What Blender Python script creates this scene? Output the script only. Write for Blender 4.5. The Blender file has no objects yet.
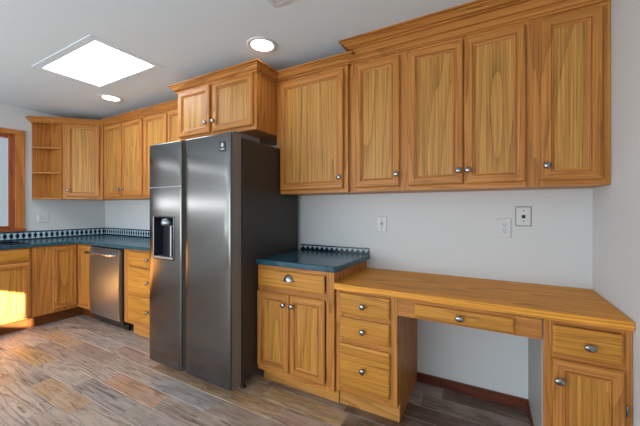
import bpy, bmesh, math, random
from mathutils import Vector, Matrix

# ------------------------------------------------------------------ camera, sky, sun, exposure
S = bpy.context.scene
COL = S.collection
PI = math.pi
XL, XR, CEIL, FZ = -5.047, 0.561, 2.543, -0.04      # left wall, right wall, ceiling, floor
YF = -5.6                                           # wall behind the camera

F_PX, CY_PX, YAW = 304.32, 209.397, 0.505
cd = bpy.data.cameras.new('camera'); cam = bpy.data.objects.new('camera', cd); COL.objects.link(cam)
cam.location = (0, -2.447, 1.293)
cam.rotation_euler = (PI / 2, 0, YAW)
cd.sensor_width = 36; cd.lens = F_PX / 640 * 36
cd.shift_y = (CY_PX - 213) / 640
cd.clip_start = 0.02
S.camera = cam

S.view_settings.view_transform = 'Standard'; S.view_settings.look = 'None'
S.view_settings.gamma = 1; S.view_settings.use_curve_mapping = False
S.view_settings.exposure = 0.0
S.cycles.max_bounces = 10; S.cycles.diffuse_bounces = 6; S.cycles.use_denoising = True
S.cycles.sample_clamp_indirect = 6

w = bpy.data.worlds.new('sky'); S.world = w; w.use_nodes = True
w.node_tree.nodes['Background'].inputs[0].default_value = (0.80, 0.88, 0.95, 1)
w.node_tree.nodes['Background'].inputs[1].default_value = 0.55

sd = bpy.data.lights.new('sun', 'SUN'); sun = bpy.data.objects.new('sun', sd); COL.objects.link(sun)
sd.energy = 52; sd.angle = 0.006; sd.color = (1, .97, .92)
_d = Vector((-4.42, 4.42, -6.25 * math.tan(math.radians(15))))
sun.rotation_euler = _d.to_track_quat('-Z', 'Y').to_euler()

def area(name, loc, rot, sx, sy, e, color=(1, 1, 1), spread=PI):
    l = bpy.data.lights.new(name, 'AREA'); o = bpy.data.objects.new(name, l); COL.objects.link(o)
    l.shape = 'RECTANGLE'; l.size = sx; l.size_y = sy; l.energy = e; l.color = color; l.spread = spread
    o.location = loc; o.rotation_euler = rot
    return o
# added area lights standing in for unseen daylight
area('rear_daylight_fill', (-2.5, YF + 0.03, 1.0), (PI / 2, 0, 0), 4.0, 1.4, 116, (.85, .945, 1.0))
area('right_side_fill', (XR - 0.03, -4.4, 1.2), (PI / 2, 0, PI / 2), 1.5, 1.8, 20, (.86, .95, 1.0))  # unseen fill; no opening is cut in the right wall
area('left_wall_fill', (XL + 0.03, -4.0, 1.55), (PI / 2, 0, -PI / 2), 3.0, 1.2, 5, (.85, .945, 1.0))  # fill added for the right wall and the fridge fronts
area('fridge_band_strip_low', (XL + 0.035, -4.0, 1.40), (PI / 2, 0, -PI / 2), 3.0, .17, 13, (.88, .95, 1.0))  # thin added strip, shaped to mirror as a bright band in the fridge
area('far_left_fill', (XL + 0.03, -5.2, 1.5), (PI / 2, 0, -PI / 2), .7, 1.5, 34, (.80, .93, 1.0))  # added to brighten the right wall, clear of the fridge reflection
area('fridge_band_strip_high', (XL + 0.035, -4.0, 2.20), (PI / 2, 0, -PI / 2), 3.0, .14, 4.5, (.88, .95, 1.0))  # upper added strip for the higher fridge band

# ------------------------------------------------------------------ materials
def lin(c):
    return tuple((v / 255 / 12.92 if v / 255 <= .04045 else ((v / 255 + .055) / 1.055) ** 2.4) for v in c) + (1,)

def nt(name):
    m = bpy.data.materials.new(name); m.use_nodes = True
    t = m.node_tree; b = t.nodes['Principled BSDF']
    return m, t, b
def N(t, typ, **k):
    n = t.nodes.new(typ)
    for a, v in k.items():
        if a.startswith('i_'):
            n.inputs[int(a[2:]) if a[2:].isdigit() else a[2:].replace('_', ' ')].default_value = v
        else: setattr(n, a, v)
    return n
def math_n(t, op, a, b=None, c=None):
    n = t.nodes.new('ShaderNodeMath'); n.operation = op
    for i, v in enumerate((a, b, c)):
        if v is None: continue
        if hasattr(v, 'links') or hasattr(v, 'is_linked'): t.links.new(v, n.inputs[i])
        else: n.inputs[i].default_value = v
    return n.outputs[0]
def mix_c(t, fac, a, b, blend='MIX'):
    n = t.nodes.new('ShaderNodeMix'); n.data_type = 'RGBA'; n.blend_type = blend
    if hasattr(fac, 'is_linked'): t.links.new(fac, n.inputs[0])
    else: n.inputs[0].default_value = fac
    for i, v in ((6, a), (7, b)):
        if hasattr(v, 'is_linked'): t.links.new(v, n.inputs[i])
        else: n.inputs[i].default_value = v
    return n.outputs[2]
def bump(t, b, h, strength, dist=.002):
    n = N(t, 'ShaderNodeBump'); n.inputs['Strength'].default_value = strength; n.inputs['Distance'].default_value = dist
    t.links.new(h, n.inputs['Height']); t.links.new(n.outputs[0], b.inputs['Normal'])

def plain(name, rgb, rough=.5, metal=0, spec=.5):
    m, t, b = nt(name)
    tc = N(t, 'ShaderNodeTexCoord'); no = N(t, 'ShaderNodeTexNoise', i_Scale=14.0, i_Detail=3.0)
    t.links.new(tc.outputs['Object'], no.inputs['Vector'])
    c = lin(rgb); c2 = tuple(v * .93 for v in c[:3]) + (1,)
    t.links.new(mix_c(t, no.outputs[0], c, c2), b.inputs['Base Color'])
    b.inputs['Roughness'].default_value = rough; b.inputs['Metallic'].default_value = metal
    b.inputs['Specular IOR Level'].default_value = spec
    return m

def oak(name, axis, light, dark, line, ring=13.0, rough=.42):
    """oak veneer: cathedral figure plus fine pores, grain along the object's own axis"""
    m, t, b = nt(name)
    tc = N(t, 'ShaderNodeTexCoord'); oi = N(t, 'ShaderNodeObjectInfo')
    off = N(t, 'ShaderNodeVectorMath', operation='SCALE'); off.inputs[0].default_value = (13.1, 7.7, 5.3)
    t.links.new(oi.outputs['Random'], off.inputs['Scale'])
    add = N(t, 'ShaderNodeVectorMath', operation='ADD')
    t.links.new(tc.outputs['Object'], add.inputs[0]); t.links.new(off.outputs[0], add.inputs[1])
    def stretched(k):
        mp = N(t, 'ShaderNodeMapping'); sc = [1, 1, 1]; sc['xyz'.index(axis)] = k
        mp.inputs['Scale'].default_value = sc
        t.links.new(add.outputs[0], mp.inputs['Vector']); return mp.outputs[0]
    n1 = N(t, 'ShaderNodeTexNoise', i_Scale=5.0, i_Detail=1.0, i_Roughness=.3); t.links.new(stretched(.075), n1.inputs['Vector'])
    n2 = N(t, 'ShaderNodeTexNoise', i_Scale=170.0, i_Detail=2.0); t.links.new(stretched(.02), n2.inputs['Vector'])
    n3 = N(t, 'ShaderNodeTexNoise', i_Scale=115.0, i_Detail=3.0); t.links.new(stretched(.012), n3.inputs['Vector'])
    fr = math_n(t, 'FRACT', math_n(t, 'MULTIPLY', n1.outputs[0], ring))
    tri = math_n(t, 'POWER', fr, 2.6)
    body = mix_c(t, math_n(t, 'MULTIPLY_ADD', n3.outputs[0], 2.5, -.75), lin(light), lin(dark))
    ringed = mix_c(t, math_n(t, 'MULTIPLY', tri, .5), body, lin(line))
    pores = math_n(t, 'GREATER_THAN', n2.outputs[0], .60)
    pmask = math_n(t, 'MULTIPLY', pores, math_n(t, 'MULTIPLY_ADD', tri, .45, .16))
    t.links.new(mix_c(t, pmask, ringed, lin(tuple(v * .62 for v in line))), b.inputs['Base Color'])
    b.inputs['Roughness'].default_value = rough
    b.inputs['Specular IOR Level'].default_value = .3
    bump(t, b, n2.outputs[0], .08, .001)
    return m

OV = oak('oak_upright_grain', 'z', (206, 140, 70), (168, 104, 44), (130, 78, 28))
OH = oak('oak_level_grain', 'x', (206, 140, 70), (168, 104, 44), (130, 78, 28))
OP = oak('oak_panel_veneer', 'z', (209, 154, 82), (162, 110, 45), (130, 84, 30), 11)
OBP = oak('oak_base_panel', 'z', (208, 148, 70), (170, 112, 42), (132, 82, 26), 9)
OD = oak('oak_drawer_front', 'x', (210, 147, 60), (182, 120, 42), (152, 96, 34), 10)
OT = oak('oak_toe_board', 'x', (206, 150, 80), (190, 130, 62), (128, 76, 28), 18)
OTD = oak('shade_toned_toe_board', 'x', (120, 70, 30), (96, 52, 20), (66, 34, 12), 10)  # shade below the left cabinets, put into the toe board colour
OB = oak('oak_desk_board', 'x', (246, 172, 66), (218, 144, 48), (150, 88, 30), 14, .55)
OR_ = oak('red_stained_wood', 'x', (112, 58, 36), (92, 44, 28), (62, 28, 18), 7)
OW = oak('window_casing_wood', 'z', (208, 140, 68), (184, 112, 50), (136, 76, 30), 8)
OWS = oak('window_sash_wood', 'z', (178, 98, 50), (156, 78, 36), (108, 50, 22), 8)

def wall_mat(name, rgb, sc=90, st=.25):
    m, t, b = nt(name)
    tc = N(t, 'ShaderNodeTexCoord'); no = N(t, 'ShaderNodeTexNoise', i_Scale=float(sc), i_Detail=3.0)
    t.links.new(tc.outputs['Object'], no.inputs['Vector'])
    c = lin(rgb); t.links.new(mix_c(t, no.outputs[0], tuple(v * 1.02 for v in c[:3]) + (1,), tuple(v * .97 for v in c[:3]) + (1,)), b.inputs['Base Color'])
    b.inputs['Roughness'].default_value = .85; b.inputs['Specular IOR Level'].default_value = .2
    bump(t, b, no.outputs[0], st, .003)
    return m
WALL = wall_mat('wall_paint', (211, 213, 214)); CEILM = wall_mat('ceiling_paint', (222, 235, 244), 60, .18)
WHITE = plain('white_plastic', (214, 215, 216), .4); DARKSLOT = plain('dark_slot', (38, 38, 40), .6)
CHROME = plain('brushed_nickel', (150, 150, 150), .2, 1)
BRIGHT = plain('polished_chrome', (226, 226, 226), .15, 1)
BLACK = plain('black_plastic', (20, 21, 24), .45)
GREYLAM = plain('grey_laminate', (168, 166, 162), .5)
EDGE = plain('fridge_door_edge', (128, 124, 120), .5, .3)
SIDE = plain('fridge_side_paint', (62, 57, 54), .38, .3)

def steel(name, rgb, rough):
    m, t, b = nt(name)
    tc = N(t, 'ShaderNodeTexCoord'); mp = N(t, 'ShaderNodeMapping'); mp.inputs['Scale'].default_value = (1.2, 1.2, 260)
    no = N(t, 'ShaderNodeTexNoise', i_Scale=3.0, i_Detail=3.0)
    t.links.new(tc.outputs['Object'], mp.inputs['Vector']); t.links.new(mp.outputs[0], no.inputs['Vector'])
    c = lin(rgb)
    t.links.new(mix_c(t, no.outputs[0], tuple(v * 1.02 for v in c[:3]) + (1,), tuple(v * .98 for v in c[:3]) + (1,)), b.inputs['Base Color'])
    b.inputs['Metallic'].default_value = 1
    t.links.new(math_n(t, 'MULTIPLY_ADD', no.outputs[0], .03, rough), b.inputs['Roughness'])
    return m
STEEL = steel('brushed_dark_steel', (112, 109, 107), .155)
STEELD = steel('brushed_light_steel', (158, 164, 170), .34)

def counter_mat():
    m, t, b = nt('blue_green_countertop')
    tc = N(t, 'ShaderNodeTexCoord')
    n1 = N(t, 'ShaderNodeTexNoise', i_Scale=9.0, i_Detail=6.0, i_Roughness=.65); n2 = N(t, 'ShaderNodeTexNoise', i_Scale=70.0, i_Detail=3.0)
    for n in (n1, n2): t.links.new(tc.outputs['Object'], n.inputs['Vector'])
    r = N(t, 'ShaderNodeValToRGB'); t.links.new(n1.outputs[0], r.inputs[0])
    e = r.color_ramp.elements; e[0].position = .3; e[0].color = lin((22, 64, 82)); e[1].position = .72; e[1].color = lin((58, 110, 130))
    t.links.new(mix_c(t, math_n(t, 'MULTIPLY', n2.outputs[0], .5), r.outputs[0], lin((22, 52, 60))), b.inputs['Base Color'])
    b.inputs['Roughness'].default_value = .2
    return m
COUNTER = counter_mat()

def mosaic(name, axis, z0, z1, period, mode):
    """a tile border: dark edge lines and a row of dark lozenges (or teeth) on pale blue"""
    m, t, b = nt(name)
    tc = N(t, 'ShaderNodeTexCoord'); sp = N(t, 'ShaderNodeSeparateXYZ'); t.links.new(tc.outputs['Object'], sp.inputs[0])
    u = math_n(t, 'FRACT', math_n(t, 'DIVIDE', sp.outputs['XYZ'.index(axis)], period))
    v = math_n(t, 'DIVIDE', math_n(t, 'SUBTRACT', sp.outputs[2], z0), z1 - z0)
    du = math_n(t, 'ABSOLUTE', math_n(t, 'SUBTRACT', u, .5))
    dv = math_n(t, 'ABSOLUTE', math_n(t, 'SUBTRACT', v, .5))
    if mode == 'lozenge':
        dia = math_n(t, 'LESS_THAN', math_n(t, 'ADD', math_n(t, 'MULTIPLY', du, 1.05), dv), .38)
        edge = math_n(t, 'GREATER_THAN', dv, .36)
        pale = mix_c(t, math_n(t, 'GREATER_THAN', du, .40), lin((150, 186, 206)), lin((206, 214, 218)))
    else:
        dia = math_n(t, 'LESS_THAN', math_n(t, 'ADD', du, math_n(t, 'MULTIPLY_ADD', v, .9, -.32)), .38)
        edge = math_n(t, 'GREATER_THAN', v, .80)
        pale = lin((176, 192, 200))
    dark = math_n(t, 'MAXIMUM', dia, edge)
    t.links.new(mix_c(t, dark, pale, lin((18, 32, 44))), b.inputs['Base Color'])
    b.inputs['Roughness'].default_value = .22
    return m

def floor_mat():
    m, t, b = nt('wood_look_floor_tile')
    tc = N(t, 'ShaderNodeTexCoord'); at = N(t, 'ShaderNodeAttribute'); at.attribute_name = 'tile'; at.attribute_type = 'GEOMETRY'
    sp = N(t, 'ShaderNodeSeparateColor'); t.links.new(at.outputs['Color'], sp.inputs[0])
    off = N(t, 'ShaderNodeVectorMath', operation='SCALE'); off.inputs[0].default_value = (11, 23, 17); t.links.new(sp.outputs[1], off.inputs['Scale'])
    add = N(t, 'ShaderNodeVectorMath', operation='ADD'); t.links.new(tc.outputs['Object'], add.inputs[0]); t.links.new(off.outputs[0], add.inputs[1])
    def st(k):
        mp = N(t, 'ShaderNodeMapping'); mp.inputs['Scale'].default_value = (k, 1, 1); t.links.new(add.outputs[0], mp.inputs['Vector']); return mp.outputs[0]
    n1 = N(t, 'ShaderNodeTexNoise', i_Scale=9.0, i_Detail=2.0, i_Roughness=.5); t.links.new(st(.07), n1.inputs['Vector'])
    n2 = N(t, 'ShaderNodeTexNoise', i_Scale=60.0, i_Detail=3.0, i_Roughness=.7); t.links.new(st(.12), n2.inputs['Vector'])
    n3 = N(t, 'ShaderNodeTexNoise', i_Scale=6.0, i_Detail=4.0, i_Roughness=.6); t.links.new(st(.6), n3.inputs['Vector'])
    r = N(t, 'ShaderNodeValToRGB'); t.links.new(sp.outputs[0], r.inputs[0])
    els = [(0, (98, 74, 55)), (.2, (172, 150, 134)), (.4, (192, 174, 160)), (.58, (164, 154, 150)), (.74, (188, 154, 130)), (.87, (192, 158, 114)), (1, (192, 150, 122))]
    e = r.color_ramp.elements
    e[0].color = lin(els[0][1]); e[1].color = lin(els[-1][1])
    for p, c in els[1:-1]: x = e.new(p); x.color = lin(c)
    fr = math_n(t, 'FRACT', math_n(t, 'MULTIPLY', n1.outputs[0], 12.0))
    ln = math_n(t, 'MULTIPLY', math_n(t, 'POWER', fr, 2.5), sp.outputs[2])
    c1 = mix_c(t, ln, r.outputs[0], lin((64, 45, 36)))
    c2 = mix_c(t, math_n(t, 'MULTIPLY', math_n(t, 'GREATER_THAN', n2.outputs[0], .56), .34), c1, lin((78, 58, 48)))
    pale = math_n(t, 'MULTIPLY', math_n(t, 'SMOOTH_MIN', math_n(t, 'MAXIMUM', math_n(t, 'MULTIPLY_ADD', n3.outputs[0], 3.0, -1.35), 0.0), 1.0, .1), .45)
    t.links.new(mix_c(t, pale, c2, lin((204, 190, 180))), b.inputs['Base Color'])
    b.inputs['Roughness'].default_value = .42
    bump(t, b, n2.outputs[0], .12, .002)
    return m
FLOORM = floor_mat(); GROUT = plain('pale_grout', (172, 158, 146), .8)

def emit(name, rgb, s):
    m, t, b = nt(name)
    b.inputs['Base Color'].default_value = lin(rgb); b.inputs['Emission Color'].default_value = lin(rgb); b.inputs['Emission Strength'].default_value = s
    return m
SKYL = emit('skylight_diffuser', (238, 247, 255), 12.0); LENS = emit('lamp_lens', (255, 246, 232), 6.0)
def glass():
    m, t, b = nt('window_glass')
    b.inputs['Base Color'].default_value = (.9, .93, .95, 1); b.inputs['Roughness'].default_value = .0
    b.inputs['Transmission Weight'].default_value = 1; b.inputs['IOR'].default_value = 1.02
    return m
GLASS = glass()

# ------------------------------------------------------------------ mesh helpers
class MB:
    def __init__(s): s.v = []; s.f = []; s.m = []; s.smooth = []
    def add(s, verts, faces, mi=0, smooth=False):
        b = len(s.v); s.v += [tuple(p) for p in verts]
        for i, f in enumerate(faces):
            s.f.append([b + k for k in f]); s.m.append(mi[i] if isinstance(mi, list) else mi); s.smooth.append(smooth)
    def box(s, x0, x1, y0, y1, z0, z1, mi=0, bev=0.0):
        if bev <= 0:
            v = [(x, y, z) for z in (z0, z1) for y in (y0, y1) for x in (x0, x1)]
            s.add(v, [(0, 2, 3, 1), (4, 5, 7, 6), (0, 1, 5, 4), (2, 6, 7, 3), (0, 4, 6, 2), (1, 3, 7, 5)], mi); return s
        bm = bmesh.new(); bmesh.ops.create_cube(bm, size=1)
        for q in bm.verts: q.co = Vector(((x0 + x1) / 2 + q.co.x * (x1 - x0), (y0 + y1) / 2 + q.co.y * (y1 - y0), (z0 + z1) / 2 + q.co.z * (z1 - z0)))
        bmesh.ops.bevel(bm, geom=bm.edges[:], offset=bev, segments=2, affect='EDGES', profile=.5)
        bm.verts.index_update()
        s.add([q.co for q in bm.verts], [[q.index for q in f.verts] for f in bm.faces], mi); bm.free(); return s
    def lathe(s, prof, mtx, mi=0, seg=20, smooth=True):
        """profile of (radius, height) turned about local z, then moved by mtx"""
        v = []; f = []
        for r, h in prof:
            for k in range(seg): a = 2 * PI * k / seg; v.append(mtx @ Vector((r * math.cos(a), r * math.sin(a), h)))
        for i in range(len(prof) - 1):
            for k in range(seg): k2 = (k + 1) % seg; f.append((i * seg + k, i * seg + k2, (i + 1) * seg + k2, (i + 1) * seg + k))
        f.append(tuple(reversed(range(seg)))); n = (len(prof) - 1) * seg; f.append(tuple(range(n, n + seg)))
        s.add(v, f, mi, smooth); return s
    def rings(s, rect, prof, mside, mtop, fill=True, mfill=0):
        """mitred frame: rect (x0,x1,z0,z1), profile of (inset, y)"""
        x0, x1, z0, z1 = rect; v = []; f = []; mi = []
        for i, y in prof: v += [(x0 + i, y, z0 + i), (x1 - i, y, z0 + i), (x1 - i, y, z1 - i), (x0 + i, y, z1 - i)]
        for r in range(len(prof) - 1):
            for k in range(4):
                k2 = (k + 1) % 4; f.append((r * 4 + k, r * 4 + k2, r * 4 + 4 + k2, r * 4 + 4 + k)); mi.append(mtop if k in (0, 2) else mside)
        if fill: n = len(prof) * 4 - 4; f.append((n, n + 1, n + 2, n + 3)); mi.append(mfill)
        s.add(v, f, mi); return s
    def mould(s, path, prof, mi=0, part=None):
        """closed profile (out, z) swept along a level path, outward on the right of travel"""
        n = len(path); v = []; f = []
        for i, p in enumerate(path):
            p = Vector(p)
            def nor(a, b): d = (Vector(b) - Vector(a)).normalized(); return Vector((d.y, -d.x))
            if i == 0: o = nor(path[0], path[1])
            elif i == n - 1: o = nor(path[-2], path[-1])
            else:
                a, b = nor(path[i - 1], path[i]), nor(path[i], path[i + 1]); o = (a + b); o = o / o.length; o = o / max(.3, o.dot(a))
            for ou, z in prof: v.append((p.x + o.x * ou, p.y + o.y * ou, z))
        k = len(prof)
        if part: v = v[part[0] * k:(part[1] + 1) * k]; n = part[1] - part[0] + 1
        for i in range(n - 1):
            for j in range(k): j2 = (j + 1) % k; f.append((i * k + j, (i + 1) * k + j, (i + 1) * k + j2, i * k + j2))
        f.append(tuple(range(k))); f.append(tuple(reversed(range((n - 1) * k, n * k))))
        s.add(v, f, mi); return s
    def prism(s, poly, z0, z1, mi=0):
        n = len(poly)
        s.add([(x, y, z0) for x, y in poly] + [(x, y, z1) for x, y in poly],
              [tuple(reversed(range(n))), tuple(range(n, 2 * n))] + [(i, (i + 1) % n, n + (i + 1) % n, n + i) for i in range(n)], mi); return s
    def build(s, name, mats, parent=None, loc=(0, 0, 0), rz=0, bev=0, fix=True):
        me = bpy.data.meshes.new(name); me.from_pydata(s.v, [], s.f)
        for m in (mats if isinstance(mats, (list, tuple)) else [mats]): me.materials.append(m)
        for p, mi, sm in zip(me.polygons, s.m, s.smooth): p.material_index = mi; p.use_smooth = sm
        if fix:
            bm = bmesh.new(); bm.from_mesh(me); bmesh.ops.recalc_face_normals(bm, faces=bm.faces); bm.to_mesh(me); bm.free()
        me.update()
        o = bpy.data.objects.new(name, me); COL.objects.link(o); o.location = loc; o.rotation_euler = (0, 0, rz)
        if parent: o.parent = parent
        if bev:
            b = o.modifiers.new('bevel', 'BEVEL'); b.width = bev; b.segments = 2; b.limit_method = 'ANGLE'; b.angle_limit = .6
        return o
def tag(o, label, cat, group=None):
    o['label'] = label; o['category'] = cat
    if group: o['group'] = group
    return o
def thing(name, label, cat, loc=(0, 0, 0), rz=0, group=None):
    o = bpy.data.objects.new(name, None); COL.objects.link(o); o.location = loc; o.rotation_euler = (0, 0, rz); o.empty_display_size = .1
    return tag(o, label, cat, group)
def struct(o): o['kind'] = 'structure'; return o

# ------------------------------------------------------------------ room shell
WT = .14
WY0, WY1, WZ0, WZ1 = -2.45, -1.0, 1.06, 2.205           # window in the left wall
b = MB(); x0, x1 = XL - WT, XL
b.box(x0, x1, YF, WY0, FZ, CEIL); b.box(x0, x1, WY1, WT, FZ, CEIL); b.box(x0, x1, WY0, WY1, FZ, WZ0); b.box(x0, x1, WY0, WY1, WZ1, CEIL)
struct(b.build('wall_left', WALL, fix=False))
struct(MB().box(XL, XR, 0, WT, FZ, CEIL).build('wall_back', WALL))
struct(MB().box(XR, XR + WT, YF, WT, FZ, CEIL).build('wall_right', WALL))
b = MB(); tx0, tx1, tz0, tz1 = -.95, .211, 1.70, 2.13       # opening added in the unseen rear wall, sized to shape the sun patch
b.box(XL, tx0, YF - WT, YF, FZ, CEIL); b.box(tx1, XR, YF - WT, YF, FZ, CEIL); b.box(tx0, tx1, YF - WT, YF, FZ, tz0); b.box(tx0, tx1, YF - WT, YF, tz1, CEIL)
struct(b.build('wall_front', WALL, fix=False))
SX0, SX1, SY0, SY1 = -3.44, -2.54, -1.285, -.83
b = MB(); cx0, cx1, cy0, cy1 = XL - WT, XR + WT, YF - WT, WT
b.box(cx0, SX0, cy0, cy1, CEIL, CEIL + .1); b.box(SX1, cx1, cy0, cy1, CEIL, CEIL + .1); b.box(SX0, SX1, cy0, SY0, CEIL, CEIL + .1); b.box(SX0, SX1, SY1, cy1, CEIL, CEIL + .1)
struct(b.build('ceiling', CEILM, fix=False))

def make_floor():
    random.seed(11)
    v = []; f = []; mi = []; cols = []
    v += [(XL, YF, FZ - .002), (XR, YF, FZ - .002), (XR, 0, FZ - .002), (XL, 0, FZ - .002)]; f.append((0, 1, 2, 3)); mi.append(1); cols.append((0, 0, 0))
    v += [(p[0], p[1], FZ - .08) for p in v[:4]]; f.append((7, 6, 5, 4)); mi.append(1); cols.append((0, 0, 0))
    PIT, LEN, g, c = .15, .63, .0025, .0015
    known = {(-1.285, -3.68): (.86, .5), (-.98, -3.83): (.93, .3), (-1.13, -2.28): (1.0, .25), (-1.13, -2.9): (.35, .7), (-1.29, -3.0): (.42, .3), (-.98, -1.9): (.57, .4), (-1.13, -1.6): (.22, .9), (-.685, -1.04): (.87, .3), (-.685, -1.55): (.84, .6), (-.835, -1.3): (.90, .7), (-.535, -.75): (.02, .9), (-.685, -.45): (.06, .9), (-.385, -.2): (.02, .8), (-.235, -.25): (.05, .9), (-.085, -.2): (.02, .8), (-.385, .2): (.06, .8), (-.535, -.2): (.03, .9), (-.535, -1.3): (.12, .7), (-.235, .2): (.1, .7), (-.085, .2): (.05, .7)}  # set tiles; the dark ones by and under the desk hold shade in their colour
    r = 0; y1 = -.01
    while y1 > YF:
        y0 = y1 - PIT; yc = (y0 + y1) / 2
        off = {8: -3.99, 6: -4.15, 7: -3.87}.get(r, XL - random.random() * LEN)
        x = off
        while x > XL: x -= LEN
        while x < XR:
            a, d = max(x, XL), min(x + LEN, XR)
            if d - a > .01:
                rv, lv = .14 + .7 * random.random(), random.random() ** 1.3
                for (ky, kx), (kr, kl) in known.items():
                    if abs(ky - yc) < .075 and x < kx < x + LEN: rv, lv = kr, kl
                bx0, bx1, by0, by1 = a + g, d - g, y0 + g, y1 - g
                k = len(v)
                v.extend([(bx0, by0, FZ - .002), (bx1, by0, FZ - .002), (bx1, by1, FZ - .002), (bx0, by1, FZ - .002),
                          (bx0 + c, by0 + c, FZ), (bx1 - c, by0 + c, FZ), (bx1 - c, by1 - c, FZ), (bx0 + c, by1 - c, FZ)])
                f.extend([(k + 4, k + 5, k + 6, k + 7)] + [(k + i, k + (i + 1) % 4, k + 4 + (i + 1) % 4, k + 4 + i) for i in range(4)])
                mi.extend([0] * 5); cols.extend([(rv, random.random(), .4 + .6 * lv)] * 5)
            x += LEN
        y1 = y0; r += 1
    me = bpy.data.meshes.new('floor'); me.from_pydata(v, [], f); me.materials.append(FLOORM); me.materials.append(GROUT)
    at = me.attributes.new('tile', 'FLOAT_COLOR', 'CORNER')
    for i, p in enumerate(me.polygons):
        p.material_index = mi[i]
        for li in p.loop_indices: at.data[li].color = (*cols[i], 1)
    o = bpy.data.objects.new('floor', me); COL.objects.link(o); struct(o)
make_floor()

struct(MB().box(-.484, .238, -.016, 0, FZ, .028, bev=.003).build('baseboard_back', OR_))

# window in the left wall: casing, jambs, sash, pane, sill
wn = struct(thing('window_1', '', '', (XL, 0, 0))); del wn['label']; del wn['category']
b = MB(); cw, ct = .083, .02
b.box(0, ct, WY1, WY1 + cw, WZ0 - .03, WZ1 + .05, bev=.004); b.box(0, ct, WY0 - cw, WY0, WZ0 - .03, WZ1 + .05, bev=.004); b.box(0, ct + .003, WY0 - cw, WY1 + cw, WZ1, WZ1 + .05, bev=.004)
b.box(0, ct + .006, WY1 + cw - .018, WY1 + cw, WZ0 - .03, WZ1 + .053, bev=.004); b.box(0, ct + .006, WY0 - cw, WY1 + cw, WZ1 + .037, WZ1 + .055, bev=.004)
b.build('window_casing', OW, wn, fix=False)
b = MB(); b.box(-WT, 0, WY1 - .012, WY1, WZ0, WZ1); b.box(-WT, 0, WY0, WY0 + .012, WZ0, WZ1); b.box(-WT, 0, WY0, WY1, WZ1 - .012, WZ1); b.build('window_jamb', OWS, wn, fix=False)
MB().box(-WT, .03, WY0 - cw, WY1 + cw + .01, WZ0 - .035, WZ0, bev=.004).build('window_sill', OWS, wn)
b = MB(); q = .03
b.box(-.07, -.03, WY1 - .012 - q, WY1 - .012, WZ0, WZ1 - .012); b.box(-.10, -.06, WY0 + .012, WY0 + .012 + q, WZ0, WZ1 - .012); b.box(-.10, -.06, WY0 + .012, WY1 - .012, WZ0, WZ0 + q); b.box(-.10, -.06, WY0 + .012, WY1 - .012, WZ1 - .012 - q, WZ1 - .012)
sash = b.build('window_sash', OWS, wn, fix=False)
MB().box(-.083, -.077, WY0 + .05, WY1 - .05, WZ0 + .04, WZ1 - .05).build('window_pane', GLASS, sash)

# ------------------------------------------------------------------ cabinet makers (local frame: front at y=0 facing -y, depth to +y)
MY = Matrix.Rotation(PI / 2, 4, 'X')          # lathe axis z -> -y
PANEL = OP
def knob(parent, x, z, y=-.019, oval=False):
    m = Matrix.Translation((x, y, z)) @ MY @ Matrix.Scale(1.14, 4)
    if oval: m = m @ Matrix.Diagonal((1.25, .9, 1, 1))
    return MB().lathe([(.0075, 0), (.0065, .004), (.005, .012), (.007, .016), (.0145, .019), (.0165, .023), (.0155, .027), (.010, .030), (.003, .031)], m, seg=20).build('knob', CHROME, parent)
DOORP = [(.006, 0), (.006, -.007), (0, -.008), (0, -.014), (.003, -.018), (.009, -.0215), (.046, -.0215), (.0465, -.013), (.0495, -.013), (.050, -.0185), (.055, -.0175), (.058, -.012), (.064, -.0105), (.0645, -.004)]
def door(parent, x0, x1, z0, z1, kn=None, loc=(0, 0, 0), rz=0, oval=False, hinge=None):
    d = MB().rings((x0, x1, z0, z1), DOORP, 0, 1, False).build('door', [OV, OH], parent, loc, rz)
    MB().box(x0 + .058, x1 - .058, -.0088, 0, z0 + .058, z1 - .058).build('door_panel', PANEL, d)
    if kn: knob(d, kn[0], kn[1], oval=oval)
    if hinge:
        for hz in hinge[1]:
            MB().lathe([(.004, -.024), (.005, -.02), (.005, .02), (.004, .024)], Matrix.Translation((hinge[0], -.012, hz)), seg=10).build('hinge', CHROME, d)
    return d
def drawer(parent, x0, x1, z0, z1, pull='knob', loc=(0, 0, 0), rz=0, oval=False, at=None):
    d = MB().rings((x0, x1, z0, z1), [(.005, 0), (.005, -.006), (0, -.007), (0, -.012), (.003, -.016), (.012, -.0195)], 0, 0, True).build('drawer', OD, parent, loc, rz)
    cx, cz = at or ((x0 + x1) / 2, (z0 + z1) / 2)
    if pull == 'knob': knob(d, cx, cz, oval=oval)
    if pull == 'cup':
        v = []; f = []; n, k = 16, 6           # half dome cup pull, open below
        for i in range(k + 1):
            ph = i / k * PI / 2
            for j in range(n + 1):
                th = PI * j / n; v.append((cx + .042 * math.cos(th) * math.cos(ph), -.0195 - .024 * math.sin(ph), cz - .004 + .050 * math.sin(th) * math.cos(ph)))
        for i in range(k):
            for j in range(n): a = i * (n + 1) + j; f.append((a, a + 1, a + n + 2, a + n + 1))
        mb = MB(); mb.add(v, f, 0, True)
        for sx in (-1, 1): mb.box(cx + sx * .044 - .006, cx + sx * .044 + .006, -.0225, -.019, cz - .008, cz + .004)
        o = mb.build('cup_pull', CHROME, d); so = o.modifiers.new('s', 'SOLIDIFY'); so.thickness = .0025
    return d
def carcass(parent, w_, d_, z0, z1, mat=OV, t=.016, y0=.019, open_front=True):
    b = MB(); b.box(0, t, y0, d_, z0, z1); b.box(w_ - t, w_, y0, d_, z0, z1); b.box(t, w_ - t, y0, d_, z0, z0 + t); b.box(t, w_ - t, y0, d_, z1 - t, z1); b.box(t, w_ - t, d_ - .006, d_, z0 + t, z1 - t)
    return b.build('carcass', mat, parent, fix=False)
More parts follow.
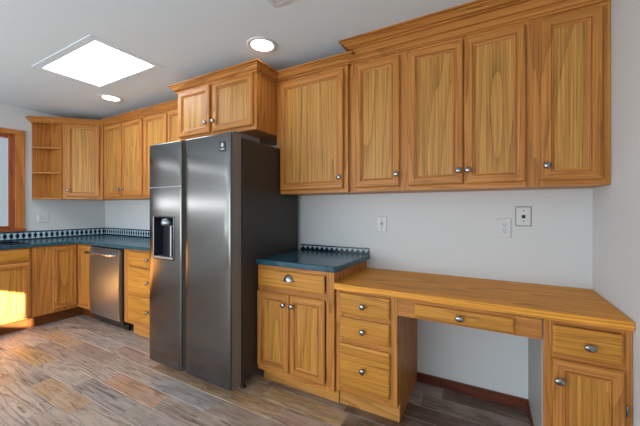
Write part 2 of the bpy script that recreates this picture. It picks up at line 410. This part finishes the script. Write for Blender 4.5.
def frame(parent, stiles, rails, d_=.019):
    b = MB()
    for x0, x1, z0, z1 in stiles: b.box(x0, x1, 0, d_, z0, z1, 0, .001)
    for x0, x1, z0, z1 in rails: b.box(x0, x1, 0.0005, d_, z0, z1, 1, .001)
    return b.build('face_frame', [OV, OH], parent, fix=False)
CROWN = [(0, 0), (.012, 0), (.012, .009), (.007, .010), (.007, .014), (.020, .018), (.028, .026), (.038, .040), (.050, .046), (.050, .051), (.045, .052), (.045, .055), (.062, .057), (.062, .066), (-.002, .066), (-.002, 0)]
def shift(prof, z): return [(o, q + z) for o, q in prof]
UB, UT = 1.423, 2.432                       # underside and top of the wall cabinets

# ------------------------------------------------------------------ wall cabinets to the right of the fridge
GU = 'oak wall cabinets'
YU = -.325
def wall_cab(name, label, xa, xb, doors, kn, crown=False, group=None, mids=()):
    wd = xb - xa; c = thing(name, label, 'cabinet', (xa, YU, 0), 0, group)
    carcass(c, wd, -YU, UB, UT)
    st = [(0, doors[0][0] - xa + .012, UB, UT), (doors[-1][1] - xa - .012, wd, UB, UT)] + [(a - xa - .0, b_ - xa, UB + .03, UT - .03) for a, b_ in mids]
    frame(c, st, [(st[0][1], st[1][0], UB, UB + .045), (st[0][1], st[1][0], UT - .09, UT)])
    for (a, b_), k in zip(doors, kn): door(c, a - xa, b_ - xa, UB + .03, 2.352 + .01, (k - xa, 1.537))
    return c
c = wall_cab('wall_cabinet', 'wide single-door oak wall cabinet directly right of the fridge cabinet', -1.598, -.93, [(-1.553, -.963)], [-1.289 + .30], group=GU)
MB().mould([(-.003, 0), (.668, 0), (.668, .30)], shift(CROWN, 2.388)).build('crown', OH, c)
MB().box(.668, .694, .025, .32, UB, 2.42).build('filler_strip', OV, c)
c = wall_cab('wall_cabinet', 'narrow single-door oak wall cabinet between the wide single-door and the double-door cabinets', -.902, -.511, [(-.867, -.537)], [-.553], group=GU)
c = wall_cab('wall_cabinet', 'oak wall cabinet with two tall doors over the desk kneehole', -.511, .226, [(-.479, -.138), (-.132, .191)], [-.162, -.108], group=GU, mids=[(-.15, -.12)])
c = wall_cab('wall_cabinet', 'oak wall cabinet with one door touching the right wall', .226, .559, [(.260, .527)], [.286], group=GU)
# stacked crown over these three
cr = thing('crown_moulding', 'two-tier oak crown moulding running over the three cabinets above the desk', 'moulding', (-.902, YU, 0))
LOW = [(0, 0), (.010, 0), (.010, .008), (.006, .009), (.006, .012), (.016, .016), (.024, .028), (.034, .034), (.034, .038), (.030, .039), (.030, .041), (.042, .042), (.042, .048), (-.001, .048), (-.001, 0)]
UPP = [(0, 0), (.014, 0), (.014, .007), (.009, .008), (.009, .011), (.026, .014), (.040, .026), (.058, .034), (.058, .038), (.053, .039), (.053, .042), (.070, .0435), (.070, .0525), (-.02, .0525), (-.02, 0)]
MB().mould([(0, .26), (0, 0), (1.461, 0)], shift(LOW, 2.384)).build('lower_crown', OH, cr)
MB().box(.0, 1.461, -.012, .01, 2.4325, 2.50).build('frieze', OH, cr)
MB().box(.0, .02, -.012, .30, 2.4325, 2.50).build('frieze', OH, cr)
MB().mould([(0, .30), (0, -.012), (1.461, -.012)], shift(UPP, 2.489)).build('upper_crown', OH, cr)

# ------------------------------------------------------------------ cabinet over the fridge
YG = -.585
c = thing('wall_cabinet', 'deep two-door oak cabinet mounted above the refrigerator', 'cabinet', (-2.56, YG, 0), 0, GU)
wd = .958; zb, zt = 1.93, 2.44
carcass(c, wd, -YG, zb, zt, t=.018)
frame(c, [(0, .05, zb, zt), (wd - .045, wd, zb, zt), (.435, .495, zb + .02, zt - .03)], [(.05, wd - .045, zb, zb + .045), (.05, wd - .045, zt - .09, zt)])
door(c, .030, .445, zb + .03, 2.378, (.412, 2.045)); door(c, .482, wd - .027, zb + .03, 2.378, (.510, 2.045))
MB().mould([(0, .26), (0, 0), (wd, 0), (wd, .248)], shift(CROWN, 2.380)).build('crown', OH, c)

# ------------------------------------------------------------------ wall cabinets to the left of the fridge
c = cw1 = wall_cab('wall_cabinet', 'pale oak two-door wall cabinet right of the diagonal corner cabinet', -4.418, -3.525, [(-4.36, -3.985), (-3.958, -3.538 - .012)], [-4.012, -3.93], group=GU, mids=[(-3.99, -3.95)])
c = cw2 = wall_cab('wall_cabinet', 'pale oak wall cabinet partly hidden behind the fridge top', -3.525, -2.566, [(-3.505, -3.09), (-3.07, -2.60)], [-3.11, -3.05], group=GU, mids=[(-3.09, -3.07)])
# diagonal corner cabinet
PA, PB = (XL + .325, -.645), (-4.418, -.332)       # ends of the diagonal face
c = cdiag = thing('corner_wall_cabinet', 'diagonal-faced oak corner wall cabinet with a single door', 'cabinet', (PA[0], PA[1], 0), math.atan2(PB[1] - PA[1], PB[0] - PA[0]))
dl = math.hypot(PB[0] - PA[0], PB[1] - PA[1])
mw = c.matrix_basis.inverted() if False else (Matrix.Translation(c.location) @ Matrix.Rotation(c.rotation_euler.z, 4, 'Z')).inverted()
def loc2(p): q = mw @ Vector((p[0], p[1], 0)); return (q.x, q.y)
poly = [loc2(p) for p in [(PA[0] - .001, PA[1]), (XL + .002, PA[1]), (XL + .002, -.002), (PB[0], -.002), (PB[0], PB[1])]]
n0, n1 = loc2((PA[0], PA[1])), loc2((PB[0], PB[1]))
b = MB(); b.prism([(n0[0], n0[1] + .02)] + poly[1:4] + [(n1[0], n1[1] + .02)], UB, UT); b.build('carcass', OV, c)
frame(c, [(0, .05, UB, UT), (dl - .05, dl, UB, UT)], [(.05, dl - .05, UB, UB + .045), (.05, dl - .05, UT - .09, UT)])
door(c, .035, dl - .035, UB + .03, 2.375, (.065, 1.535))
# open end shelf beside it
SE = -.845
c = thing('corner_shelf', 'open oak end shelf with curved boards beside the window', 'shelf', (XL, PA[1], 0))
sd_ = .31; sl = PA[1] - SE
def quarter(r0, r1, n=8): return [(.012, -.002)] + [(r0 * math.cos(a), -r1 * math.sin(a)) for a in [PI / 2 * i / n for i in range(n + 1)]]
MB().box(.001, .013, -sl, 0, UB, UT).build('back_board', OV, c)
MB().box(.013, sd_, -.014, -.002, UB, UT).build('side_board', OV, c)
for z in (UB, 1.745, 2.06, UT - .02):
    MB().prism([(.013, -.014)] + [(sd_, -.014), (sd_ - .01, -.02), (.2, -.094), (.07, -sl + .004), (.013, -sl)], z, z + .019).build('shelf_board', OH, c, bev=.002)
MB().box(sd_ - .004, sd_ + .016, -.016, -.001, UB, UT).build('edge_stile', OV, c)
# the crown turns from the window corner along these cabinets, one mitred length on each
CPATH = [(XL + .001, SE), (XL + .08, SE), PA, PB, (-3.525, YU), (-2.567, YU)]
for holder, part in ((c, (0, 2)), (cdiag, (2, 3)), (cw1, (3, 4)), (cw2, (4, 5))):
    o = MB().mould(CPATH, shift(CROWN, 2.379), 0, part).build('crown', OH, holder)
    o.matrix_parent_inverse = (Matrix.Translation(holder.location) @ Matrix.Rotation(holder.rotation_euler.z, 4, 'Z')).inverted()
# ------------------------------------------------------------------ refrigerator
FX0, FX1, FY, FC = -2.498, -1.560, -.907, -.80
fr = thing('refrigerator', 'tall dark stainless side-by-side refrigerator with a dispenser in its left door', 'refrigerator', ((FX0 + FX1) / 2, -.45, FZ))
P0 = Vector((-(FX0 + FX1) / 2, .45, -FZ))
def fb(mb, name, mat, parent=fr, **k):
    mb.v = [tuple(Vector(p) + P0) for p in mb.v]; return mb.build(name, mat, parent, **k)
fb(MB().box(FX0 + .008, FX1, FC + .012, -.05, .035, 1.812, bev=.006), 'body', SIDE)
fb(MB().box(FX0 + .02, FX1 - .012, FC, FC + .02, .06, 1.80), 'door_gasket', BLACK)
def fdoor(xa, xb, hole=None):
    z0, z1 = .03, 1.832; r = .014
    def edges(a, b_, n): return [a + r * (1 - math.cos(i * PI / 10)) for i in range(6)] + [a + r + (b_ - a - 2 * r) * i / n for i in range(1, n)] + [b_ - r * (1 - math.cos(i * PI / 10)) for i in range(5, -1, -1)]
    xs, zs = edges(xa, xb, 8), edges(z0, z1, 6)
    if hole: xs = sorted(set(xs + [hole[0], hole[1]])); zs = sorted(set(zs + [hole[2], hole[3]]))
    def rd(t): return r - math.sqrt(max(0, r * r - (r - min(t, r)) ** 2))
    def yy(x, z):
        u = (x - (xa + xb) / 2) / ((xb - xa) / 2)
        return FY + .004 * u * u + rd(min(x - xa, xb - x)) + rd(min(z - z0, z1 - z))
    mb = MB(); nx, nz = len(xs), len(zs); v = [(x, yy(x, z), z) for z in zs for x in xs]; f = []
    for j in range(nz - 1):
        for i in range(nx - 1):
            cx, cz = (xs[i] + xs[i + 1]) / 2, (zs[j] + zs[j + 1]) / 2
            if hole and hole[0] < cx < hole[1] and hole[2] < cz < hole[3]: continue
            f.append((j * nx + i, j * nx + i + 1, (j + 1) * nx + i + 1, (j + 1) * nx + i))
    mb.add(v, f, 0, True)
    ring = [(x, z0) for x in xs] + [(xb, z) for z in zs[1:]] + [(x, z1) for x in reversed(xs[:-1])] + [(xa, z) for z in reversed(zs[1:-1])]
    n = len(ring); rv = [(x, yy(x, z), z) for x, z in ring] + [(x, FC, z) for x, z in ring]
    mb.add(rv, [(i, (i + 1) % n, n + (i + 1) % n, n + i) for i in range(n)], 1)
    mb.add(rv[n:], [tuple(range(n))], 1)
    return mb
HOLE = (-2.43, -2.168, .892, 1.235)
dL = fb(fdoor(FX0, -2.082, HOLE), 'door', [STEEL, EDGE])
dR = fb(fdoor(-2.037, FX1), 'door', [STEEL, EDGE])
fb(MB().box(-2.084, -2.035, FC - .05, FC + .004, .035, 1.825), 'handle_recess', BLACK)
hx0, hx1, hz0, hz1 = HOLE
b = MB(); b.rings((hx0, hx1, hz0, hz1), [(-.004, FY + .008), (-.004, FY - .001), (.004, FY - .001), (.008, FY + .006), (.014, FY + .075)], 0, 0, True)
dp = fb(b, 'dispenser_recess', [plain('dispenser_plastic', (34, 36, 46), .3)], dL)
fb(MB().rings((hx0, hx1, hz0, hz1), [(-.005, FY + .009), (-.005, FY - .002), (.0, FY - .003), (.003, FY - .001)], 0, 0, False), 'dispenser_trim', STEEL, dp)
b = MB(); b.lathe([(.05, 0), (.052, .02), (.045, .05), (.02, .055)], Matrix.Translation((-2.29, FY + .035, 1.165)), seg=20)
fb(b, 'dispenser_nozzle', STEELD, dp)
fb(MB().box(-2.232, -2.214, FY + .01, FY + .03, .905, 1.16, bev=.004), 'dispenser_paddle', STEELD, dp)
fb(MB().box(hx0 + .012, hx1 - .012, FY - .004, FY + .07, hz0 + .002, hz0 + .02, bev=.003), 'drip_tray', STEELD, dp)
fb(MB().box(FX0 + .004, -2.086, FY - .001, FY + .012, 1.471, 1.4755), 'reflection_line_strip', STEELD, dL)  # thin pale strip standing for a line of reflected light on the door
st_ = fb(MB().box(-1.664, -1.606, FY + .0005, FY + .008, 1.70, 1.772), 'sticker', BLACK, dR)
b = MB(); yk = FY + .0002
b.lathe([(.012, 0), (.012, .001)], Matrix.Translation((-1.637, yk, 1.750)) @ MY, seg=16, smooth=False); b.box(-1.649, -1.625, yk - .001, yk, 1.734, 1.750)
for z in (1.712, 1.720): b.box(-1.655, -1.616, yk - .001, yk, z, z + .003)
fb(b, 'printed_emblem', WHITE, st_)
for x in (FX0 + .06, FX1 - .06): fb(MB().box(x - .05, x + .05, FC - .06, FC + .22, 1.812, 1.85, bev=.006), 'hinge_cover', plain('hinge_cover_grey', (92, 94, 98), .5))
for x in (FX0 + .05, FX1 - .05):
    for y in (FC + .07, -.12): fb(MB().lathe([(.022, FZ), (.024, FZ + .01), (.014, FZ + .014), (.014, .04)], Matrix.Translation((x, y, 0)), seg=14), 'foot', BLACK)
fb(MB().box(FX0 + .02, FX1 - .02, FC + .03, FC + .05, -.005, .05), 'kick_grille', BLACK)

# ------------------------------------------------------------------ base cabinet with the teal top, right of the fridge
PANEL = OBP
def base_cab(name, label, xa, xb, yf, ztop, zbot, toe_y, rz=0, org=None, depth=None, side=OV, group='oak base cabinets'):
    c = thing(name, label, 'cabinet', (xa, yf, FZ) if org is None else org, rz, group); wd = xb - xa; dp_ = depth or -yf - .001
    return c, wd, dp_
O_ = -FZ
c, wd, dp_ = base_cab('base_cabinet', 'oak base cabinet with one drawer and two doors under the small teal counter', -1.556, -.902, -.62, 0, 0, 0)
carcass(c, wd, dp_, .065 + O_, .872 + O_)
frame(c, [(0, .03, .065 + O_, .872 + O_), (wd - .06, wd, .065 + O_, .872 + O_), (.29, .32, .10 + O_, .69 + O_)],
      [(.03, wd - .06, .835 + O_, .872 + O_), (.03, wd - .06, .66 + O_, .73 + O_), (.03, wd - .06, .065 + O_, .12 + O_)])
drawer(c, .010, .588, .715 + O_, .842 + O_, 'cup')
door(c, .004, .297, .105 + O_, .675 + O_, (.262, .602 + O_)); door(c, .303, .590, .105 + O_, .675 + O_, (.334, .602 + O_))
MB().box(.0, wd, .072, .09, 0, .066 + O_).build('toe_kick', OT, c)

# left run of base cabinets
c, wd, dp_ = base_cab('base_cabinet', 'oak base cabinet with three drawers left of the fridge', -3.432, -2.52, -.598, 0, 0, 0)
carcass(c, wd, dp_, .085 + O_, .872 + O_)
frame(c, [(0, .11, .085 + O_, .872 + O_), (wd - .11, wd, .085 + O_, .872 + O_)], [(.11, wd - .11, a + O_, e + O_) for a, e in ((.84, .872), (.69, .71), (.39, .43), (.085, .15))])
for a, e in ((.712, .856), (.425, .688), (.135, .395)): drawer(c, .10, wd - .10, a + O_, e + O_, at=(.462, (a + e) / 2 + O_))
MB().box(.07, wd, .06, .078, 0, .086 + O_).build('toe_kick', OT, c)

# corner base cabinet, two doors meeting in the inner corner
FLX = -4.437
c = thing('corner_base_cabinet', 'oak inside-corner base cabinet with two doors meeting beside the dishwasher', 'cabinet', (FLX, -.598, FZ))
b = MB(); zc0, zc1 = .09 + O_, .872 + O_
b.prism([(-.019, .019), (-.019, -.44), (XL + .002 - FLX, -.44), (XL + .002 - FLX, .596), (.335, .596), (.335, .019)], zc0, zc1); b.build('carcass', OV, c)
b = MB(); b.box(.002, .335, 0, .019, zc0, .12 + O_, 1); b.box(.002, .335, 0, .019, .84 + O_, zc1, 1); b.box(.315, .335, 0, .019, zc0, zc1, 0); b.build('face_frame', [OV, OH], c, fix=False)
b = MB(); b.box(-.019, 0, -.44, -.25, zc0, zc1, 0, .001); b.box(-.019, 0, -.25, .0, zc0, .12 + O_, 0, .001); b.box(-.019, 0, -.25, .0, .84 + O_, zc1, 0, .001); b.build('face_frame', [OV], c, fix=False)
door(c, .022, .325, .105 + O_, .855 + O_)
door(c, 0, .238, .125 + O_, .855 + O_, None, (0, -.26, 0), PI / 2)
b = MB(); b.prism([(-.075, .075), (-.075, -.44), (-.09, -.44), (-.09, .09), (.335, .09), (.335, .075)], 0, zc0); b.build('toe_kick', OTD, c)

# sink base on the left wall
c = thing('base_cabinet', 'oak sink base cabinet under the window with a false drawer front', 'cabinet', (FLX, -2.20, FZ), PI / 2, 'oak base cabinets')
wd = 1.158; dp_ = FLX - XL - .002
carcass(c, wd, dp_, zc0, zc1 - .2)
frame(c, [(0, .04, zc0, zc1), (wd - .04, wd, zc0, zc1), (.55, .61, zc0, zc1)], [(.04, wd - .04, a + O_, e + O_) for a, e in ((.84, .872), (.70, .75), (.09, .13))])
for a, e in ((.03, .565), (.595, 1.145)):
    d = MB().rings((a, e, .735 + O_, .858 + O_), [(0, 0), (0, -.011), (.003, -.015), (.011, -.0195)], 0, 0, True).build('false_drawer_front', OD, c)
    door(c, a, e, .108 + O_, .712 + O_, (e - .04 if a < .1 else a + .04, .62 + O_))
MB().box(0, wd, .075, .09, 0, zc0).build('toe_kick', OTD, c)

# ------------------------------------------------------------------ dishwasher
c = thing('dishwasher', 'stainless dishwasher with a bar handle set in the left counter run', 'dishwasher', (-4.098, -.60, FZ))
wd = .662
MB().box(.01, wd - .01, .0, .57, .07, .86 + O_).build('tub', BLACK, c)
b = MB(); n = 10; z0, z1 = .085 + O_, .832 + O_
pr_ = [(-.028 - .012 * math.sin(PI * i / n), z0 + (z1 - z0) * i / n) for i in range(n + 1)]
v = []; f = []
for y, z in pr_: v += [(.016, y, z), (wd - .028, y, z)]
for i in range(n): f.append((2 * i, 2 * i + 1, 2 * i + 3, 2 * i + 2))
k = len(v); v += [(.016, .0, z0), (wd - .028, .0, z0), (.016, .0, z1), (wd - .028, .0, z1)]
f += [(0, 1, k + 1, k), (2 * n, 2 * n + 1, k + 3, k + 2), tuple([2 * i for i in range(n + 1)] + [k + 2, k]), tuple([2 * i + 1 for i in range(n + 1)] + [k + 3, k + 1])]
b.add(v, f, 0); dd = b.build('door', STEELD, c)
MB().box(.016, wd - .028, -.024, 0, .834 + O_, .856 + O_, bev=.003).build('control_panel', plain('dishwasher_control', (118, 116, 114), .35, .6), c)
b = MB(); b.lathe([(.012, -.30), (.015, -.295), (.015, .295), (.012, .30)], Matrix.Translation((.312, -.078, .795 + O_)) @ Matrix.Rotation(PI / 2, 4, 'Y'), seg=16)
h_ = b.build('handle', BRIGHT, dd)
for x in (.04, .584): MB().box(x - .012, x + .012, -.078, -.03, .785 + O_, .806 + O_, bev=.004).build('handle_bracket', BRIGHT, h_)
MB().box(.02, wd - .02, .065, .08, 0, .10).build('kick_plate', BLACK, c)

# ------------------------------------------------------------------ counters and splashbacks
def counter(name, label, outer, z0, z1, hole=None, cat='countertop'):
    bm = bmesh.new(); es = []
    for loop in [outer] + ([hole] if hole else []):
        vs = [bm.verts.new((x, y, z1)) for x, y in loop]; es += [bm.edges.new((vs[i], vs[(i + 1) % len(vs)])) for i in range(len(vs))]
    bmesh.ops.triangle_fill(bm, edges=es, use_beauty=True)
    r = bmesh.ops.extrude_face_region(bm, geom=bm.faces[:])
    for q in [g for g in r['geom'] if isinstance(g, bmesh.types.BMVert)]: q.co.z = z0
    bmesh.ops.recalc_face_normals(bm, faces=bm.faces[:])
    me = bpy.data.meshes.new(name); bm.to_mesh(me); bm.free(); me.materials.append(COUNTER)
    o = bpy.data.objects.new(name, me); COL.objects.link(o)
    m = o.modifiers.new('bevel', 'BEVEL'); m.width = .009; m.segments = 3; m.limit_method = 'ANGLE'; m.angle_limit = .8
    return tag(o, label, cat)
CX = -4.408
SKX0, SKX1, SKY0, SKY1 = -4.93, -4.50, -1.90, -1.062
counter('countertop', 'long blue-green L-shaped countertop over the left base cabinets', [(XL + .001, -2.22), (CX, -2.22), (CX, -.64), (-2.50, -.64), (-2.50, -.001), (XL + .001, -.001)], .873, .914,
        [(SKX0, SKY0), (SKX1, SKY0), (SKX1, SKY1), (SKX0, SKY1)])
counter('countertop', 'small dark teal countertop between the fridge and the desk', [(-1.556, -.649), (-.897, -.649), (-.872, -.62), (-.868, -.001), (-1.556, -.001)], .873, .914)
sk = thing('sink', 'dark sink set into the blue-green counter below the window', 'sink', (SKX0, SKY0, .75))
b = MB(); W_, L_ = SKX1 - SKX0, SKY1 - SKY0
e_ = .003
b.box(e_, .012, e_, L_ - e_, -.03, .17); b.box(W_ - .012, W_ - e_, e_, L_ - e_, -.03, .17); b.box(.012, W_ - .012, e_, .012, -.03, .17); b.box(.012, W_ - .012, L_ - .012, L_ - e_, -.03, .17); b.box(.012, W_ - .012, .012, L_ - .012, -.03, -.018)
b.build('basin', plain('dark_sink_enamel', (24, 36, 46), .25), sk, fix=False)
b = MB(); b.v = []
for a0, a1, c0, c1 in ((-.02, .014, -.02, L_ + .02), (W_ - .014, W_ + .02, -.02, L_ + .02), (.014, W_ - .014, -.02, .014), (.014, W_ - .014, L_ - .014, L_ + .02)): b.box(a0, a1, c0, c1, .1645, .173, 0, .003)
b.build('rim', plain('dark_sink_rim', (28, 44, 56), .22), sk, fix=False)

tag(MB().box(XL + .001, XL + .012, -2.22, -.013, .9145, 1.02).build('tile_backsplash', mosaic('mosaic_left', 'Y', .9145, 1.02, .056, 'lozenge')), 'mosaic tile backsplash strip on the left wall below the window', 'backsplash', 'mosaic backsplash strips')
tag(MB().box(XL + .001, -2.50, -.012, -.001, .9145, 1.02).build('tile_backsplash', mosaic('mosaic_back', 'X', .9145, 1.02, .056, 'lozenge')), 'mosaic tile backsplash strip on the back wall above the dishwasher', 'backsplash', 'mosaic backsplash strips')
tag(MB().box(-1.556, -.875, -.014, -.001, .9145, .966).build('tile_backsplash', mosaic('mosaic_small', 'X', .9145, .966, .05, 'teeth')), 'short zigzag-edged backsplash strip behind the small teal countertop', 'backsplash', 'mosaic backsplash strips')

# ------------------------------------------------------------------ built-in desk
tag(MB().box(-.899, .559, -.63, -.002, .762, .803, bev=.005).build('desktop', OB), 'long oak desktop between the teal counter and the right wall', 'desk top')
c, wd, dp_ = base_cab('drawer_base', 'oak desk pedestal with three drawers at the left of the kneehole', -.897, -.484, -.60, 0, 0, 0, group=None)
carcass(c, wd, dp_, .08 + O_, .762 + O_)
frame(c, [(0, .045, .08 + O_, .762 + O_), (wd - .05, wd, .08 + O_, .762 + O_)], [(.045, wd - .05, a + O_, e + O_) for a, e in ((.735, .762), (.58, .62), (.40, .46), (.08, .14))])
for a, e in ((.611, .741), (.448, .584), (.128, .410)): drawer(c, .034, wd - .044, a + O_, e + O_, at=(.20, (a + e) / 2 + O_))
MB().box(0, wd, .06, .103, 0, .0795 + O_).build('toe_kick', OT, c)
b = MB().box(wd - .016, wd, .1035, dp_, 0, .0795 + O_); b.build('side_skirt', OV, c)
ap = thing('desk_apron', 'oak apron rail with a shallow pencil drawer under the desktop', 'drawer', (-.484, -.60, 0))
frame(ap, [], [(0.001, .716, .648, .761)])
drawer(ap, .105, .600, .660, .738, oval=True, at=(.347, .700))
MB().box(.08, .63, .02, .42, .668, .74).build('drawer_box', OV, ap)
c, wd, dp_ = base_cab('base_cabinet', 'oak desk cabinet with a drawer over one door against the right wall', .239, .559, -.60, 0, 0, 0)
carcass(c, wd, dp_, .08 + O_, .762 + O_)
frame(c, [(0, .045, .08 + O_, .762 + O_), (wd - .04, wd, .08 + O_, .762 + O_)], [(.045, wd - .04, a + O_, e + O_) for a, e in ((.735, .762), (.57, .61), (.08, .15))])
drawer(c, .033, .288, .600, .735 + O_ - .04 + .04, oval=True, at=(.168, .656 + O_)) if False else drawer(c, .033, .288, .600 + O_, .735 + O_, oval=True, at=(.168, .662 + O_))
door(c, .033, .294, .13 + O_, .574 + O_, (.058, .480 + O_), oval=True, hinge=(.300, (.50 - .10 + O_, .20 + O_)))
MB().box(-.006, 0, .019, dp_, .03 + O_, .76 + O_).build('side_panel', GREYLAM, c)
MB().box(-.004, .32, .085, .103, 0, .082 + O_).build('toe_kick', OT, c)
MB().box(-.012, -.0, .103, dp_ - .02, 0, .028 + O_, bev=.003).build('base_strip', OR_, c)

# ------------------------------------------------------------------ wall plates
def plate(name, label, cat, x, z, w_=.084, h_=.132, group=None, wall='back', y=0):
    if wall == 'back': o = thing(name, label, cat, (x, -.0005, z), 0, group)
    else: o = thing(name, label, cat, (XL + .0005, y, z), PI / 2, group)
    MB().rings((-w_ / 2, w_ / 2, -h_ / 2, h_ / 2), [(0, 0), (0, -.003), (.005, -.007)], 0, 0).build('cover_plate', WHITE, o)
    return o
def screw(o, x, z): MB().lathe([(.004, 0), (.0035, .0015)], Matrix.Translation((x, -.007, z)) @ MY, seg=10).build('screw', CHROME, o)
o = plate('light_switch', 'white toggle switch plate on the wall above the left end of the desk', 'switch', -.768, 1.171)
MB().box(-.014, .014, -.0085, -.006, -.032, .032).build('switch_surround', plain('plate_grey', (196, 197, 199), .5), o)
MB().box(-.005, .005, -.019, -.006, -.004, .014, bev=.002).build('toggle', plain('toggle_grey', (150, 150, 152), .4), o); screw(o, 0, .045); screw(o, 0, -.045)
o = plate('power_outlet', 'white duplex outlet plate, lower left of the phone jack', 'outlet', .096, 1.166)
MB().box(-.02, .02, -.0095, -.006, -.042, .042, bev=.002).build('receptacle', plain('receptacle_white', (214, 215, 217), .45), o)
for s in (-1, 1):
    b = MB()
    for x in (-.008, .008): b.box(x - .0018, x + .0018, -.0102, -.009, s * .02 - .002, s * .02 + .009)
    b.lathe([(.0035, 0), (.0035, .001)], Matrix.Translation((0, -.0094, s * .02 - .009)) @ MY, seg=10); b.build('socket_slots', DARKSLOT, o)
o = plate('phone_jack', 'white phone jack plate with a dark edge, highest plate on the wall', 'jack', .207, 1.246, .082, .124)
MB().box(-.046, .046, -.0025, 0, -.067, .067).build('back_plate', plain('grey_border_plate', (128, 129, 132), .6), o)  # mid-grey plate that forms the border round the white cover
MB().box(-.010, .010, -.0095, -.006, -.012, .010).build('jack_socket', DARKSLOT, o); screw(o, 0, .036); screw(o, 0, -.034)
o = plate('light_switch', 'white double switch plate on the left wall beside the window', 'switch', 0, 1.19, .125, .13, None, 'left', -.735)
for s in (-1, 1): MB().box(s * .026 - .016, s * .026 + .016, -.0105, -.006, -.034, .034, bev=.002).build('rocker', plain('rocker_white', (205, 206, 208), .4), o)

# ------------------------------------------------------------------ ceiling fixtures
sk = thing('skylight_panel', 'large rectangular skylight panel glowing white in the ceiling', 'skylight', ((SX0 + SX1) / 2, (SY0 + SY1) / 2, CEIL))
hw, hd = (SX1 - SX0) / 2, (SY1 - SY0) / 2
MB().box(-hw, hw, -hd, hd, .028, .04).build('diffuser', SKYL, sk)
b = MB()
for a0, a1, c0, c1 in ((-hw - .055, -hw, -hd - .055, hd + .055), (hw, hw + .055, -hd - .055, hd + .055), (-hw, hw, -hd - .055, -hd), (-hw, hw, hd, hd + .055)): b.box(a0, a1, c0, c1, -.005, .0)
b.build('trim_frame', CEILM, sk, fix=False)
def downlight(label, x, y, e):
    o = thing('recessed_light', label, 'ceiling light', (x, y, CEIL), 0, 'recessed ceiling lights')
    v = []; f = []; prof = [(.115, 0), (.114, -.005), (.106, -.009), (.090, -.008), (.084, -.003)]; n = 32
    for r, z in prof:
        for k in range(n): a = 2 * PI * k / n; v.append((r * math.cos(a), r * math.sin(a), z))
    for i in range(len(prof) - 1):
        for k in range(n): f.append((i * n + k, i * n + (k + 1) % n, (i + 1) * n + (k + 1) % n, (i + 1) * n + k))
    b = MB(); b.add(v, f, 0, True); b.build('trim_ring', WHITE, o)
    MB().lathe([(.086, -.0008), (.086, -.003), (.05, -.0045), (.01, -.005)], Matrix.Identity(4), seg=32).build('lens', LENS, o)
    l = bpy.data.lights.new('downlight', 'SPOT'); lo = bpy.data.objects.new('downlight_glow', l); COL.objects.link(lo); lo.parent = o
    lo.location = (0, 0, -.02); l.energy = e; l.spot_size = 2.3; l.spot_blend = .7; l.shadow_soft_size = .08; l.color = (1, .93, .84)
    return o
downlight('round recessed ceiling light in front of the cabinet right of the fridge', -1.505, -.635, 3)
downlight('round recessed ceiling light left of the fridge, just below the skylight panel in view', -3.705, -.593, 6)
o = thing('ceiling_vent', 'white slatted ceiling vent at the top edge of the picture', 'vent', (-1.0, -1.08, CEIL))
b = MB()
for a0, a1, c0, c1 in ((-.15, -.12, -.14, .14), (.12, .15, -.14, .14), (-.12, .12, .11, .14), (-.12, .12, -.14, -.11)): b.box(a0, a1, c0, c1, -.008, 0, 0, .002)
b.build('vent_frame', WHITE, o, fix=False)
b = MB()
for k in range(9): b.box(-.12, .12, -.10 + k * .025 - .008, -.10 + k * .025 + .008, -.006, -.001)
b.build('slats', plain('vent_slat_paint', (206, 206, 205), .5), o, fix=False)
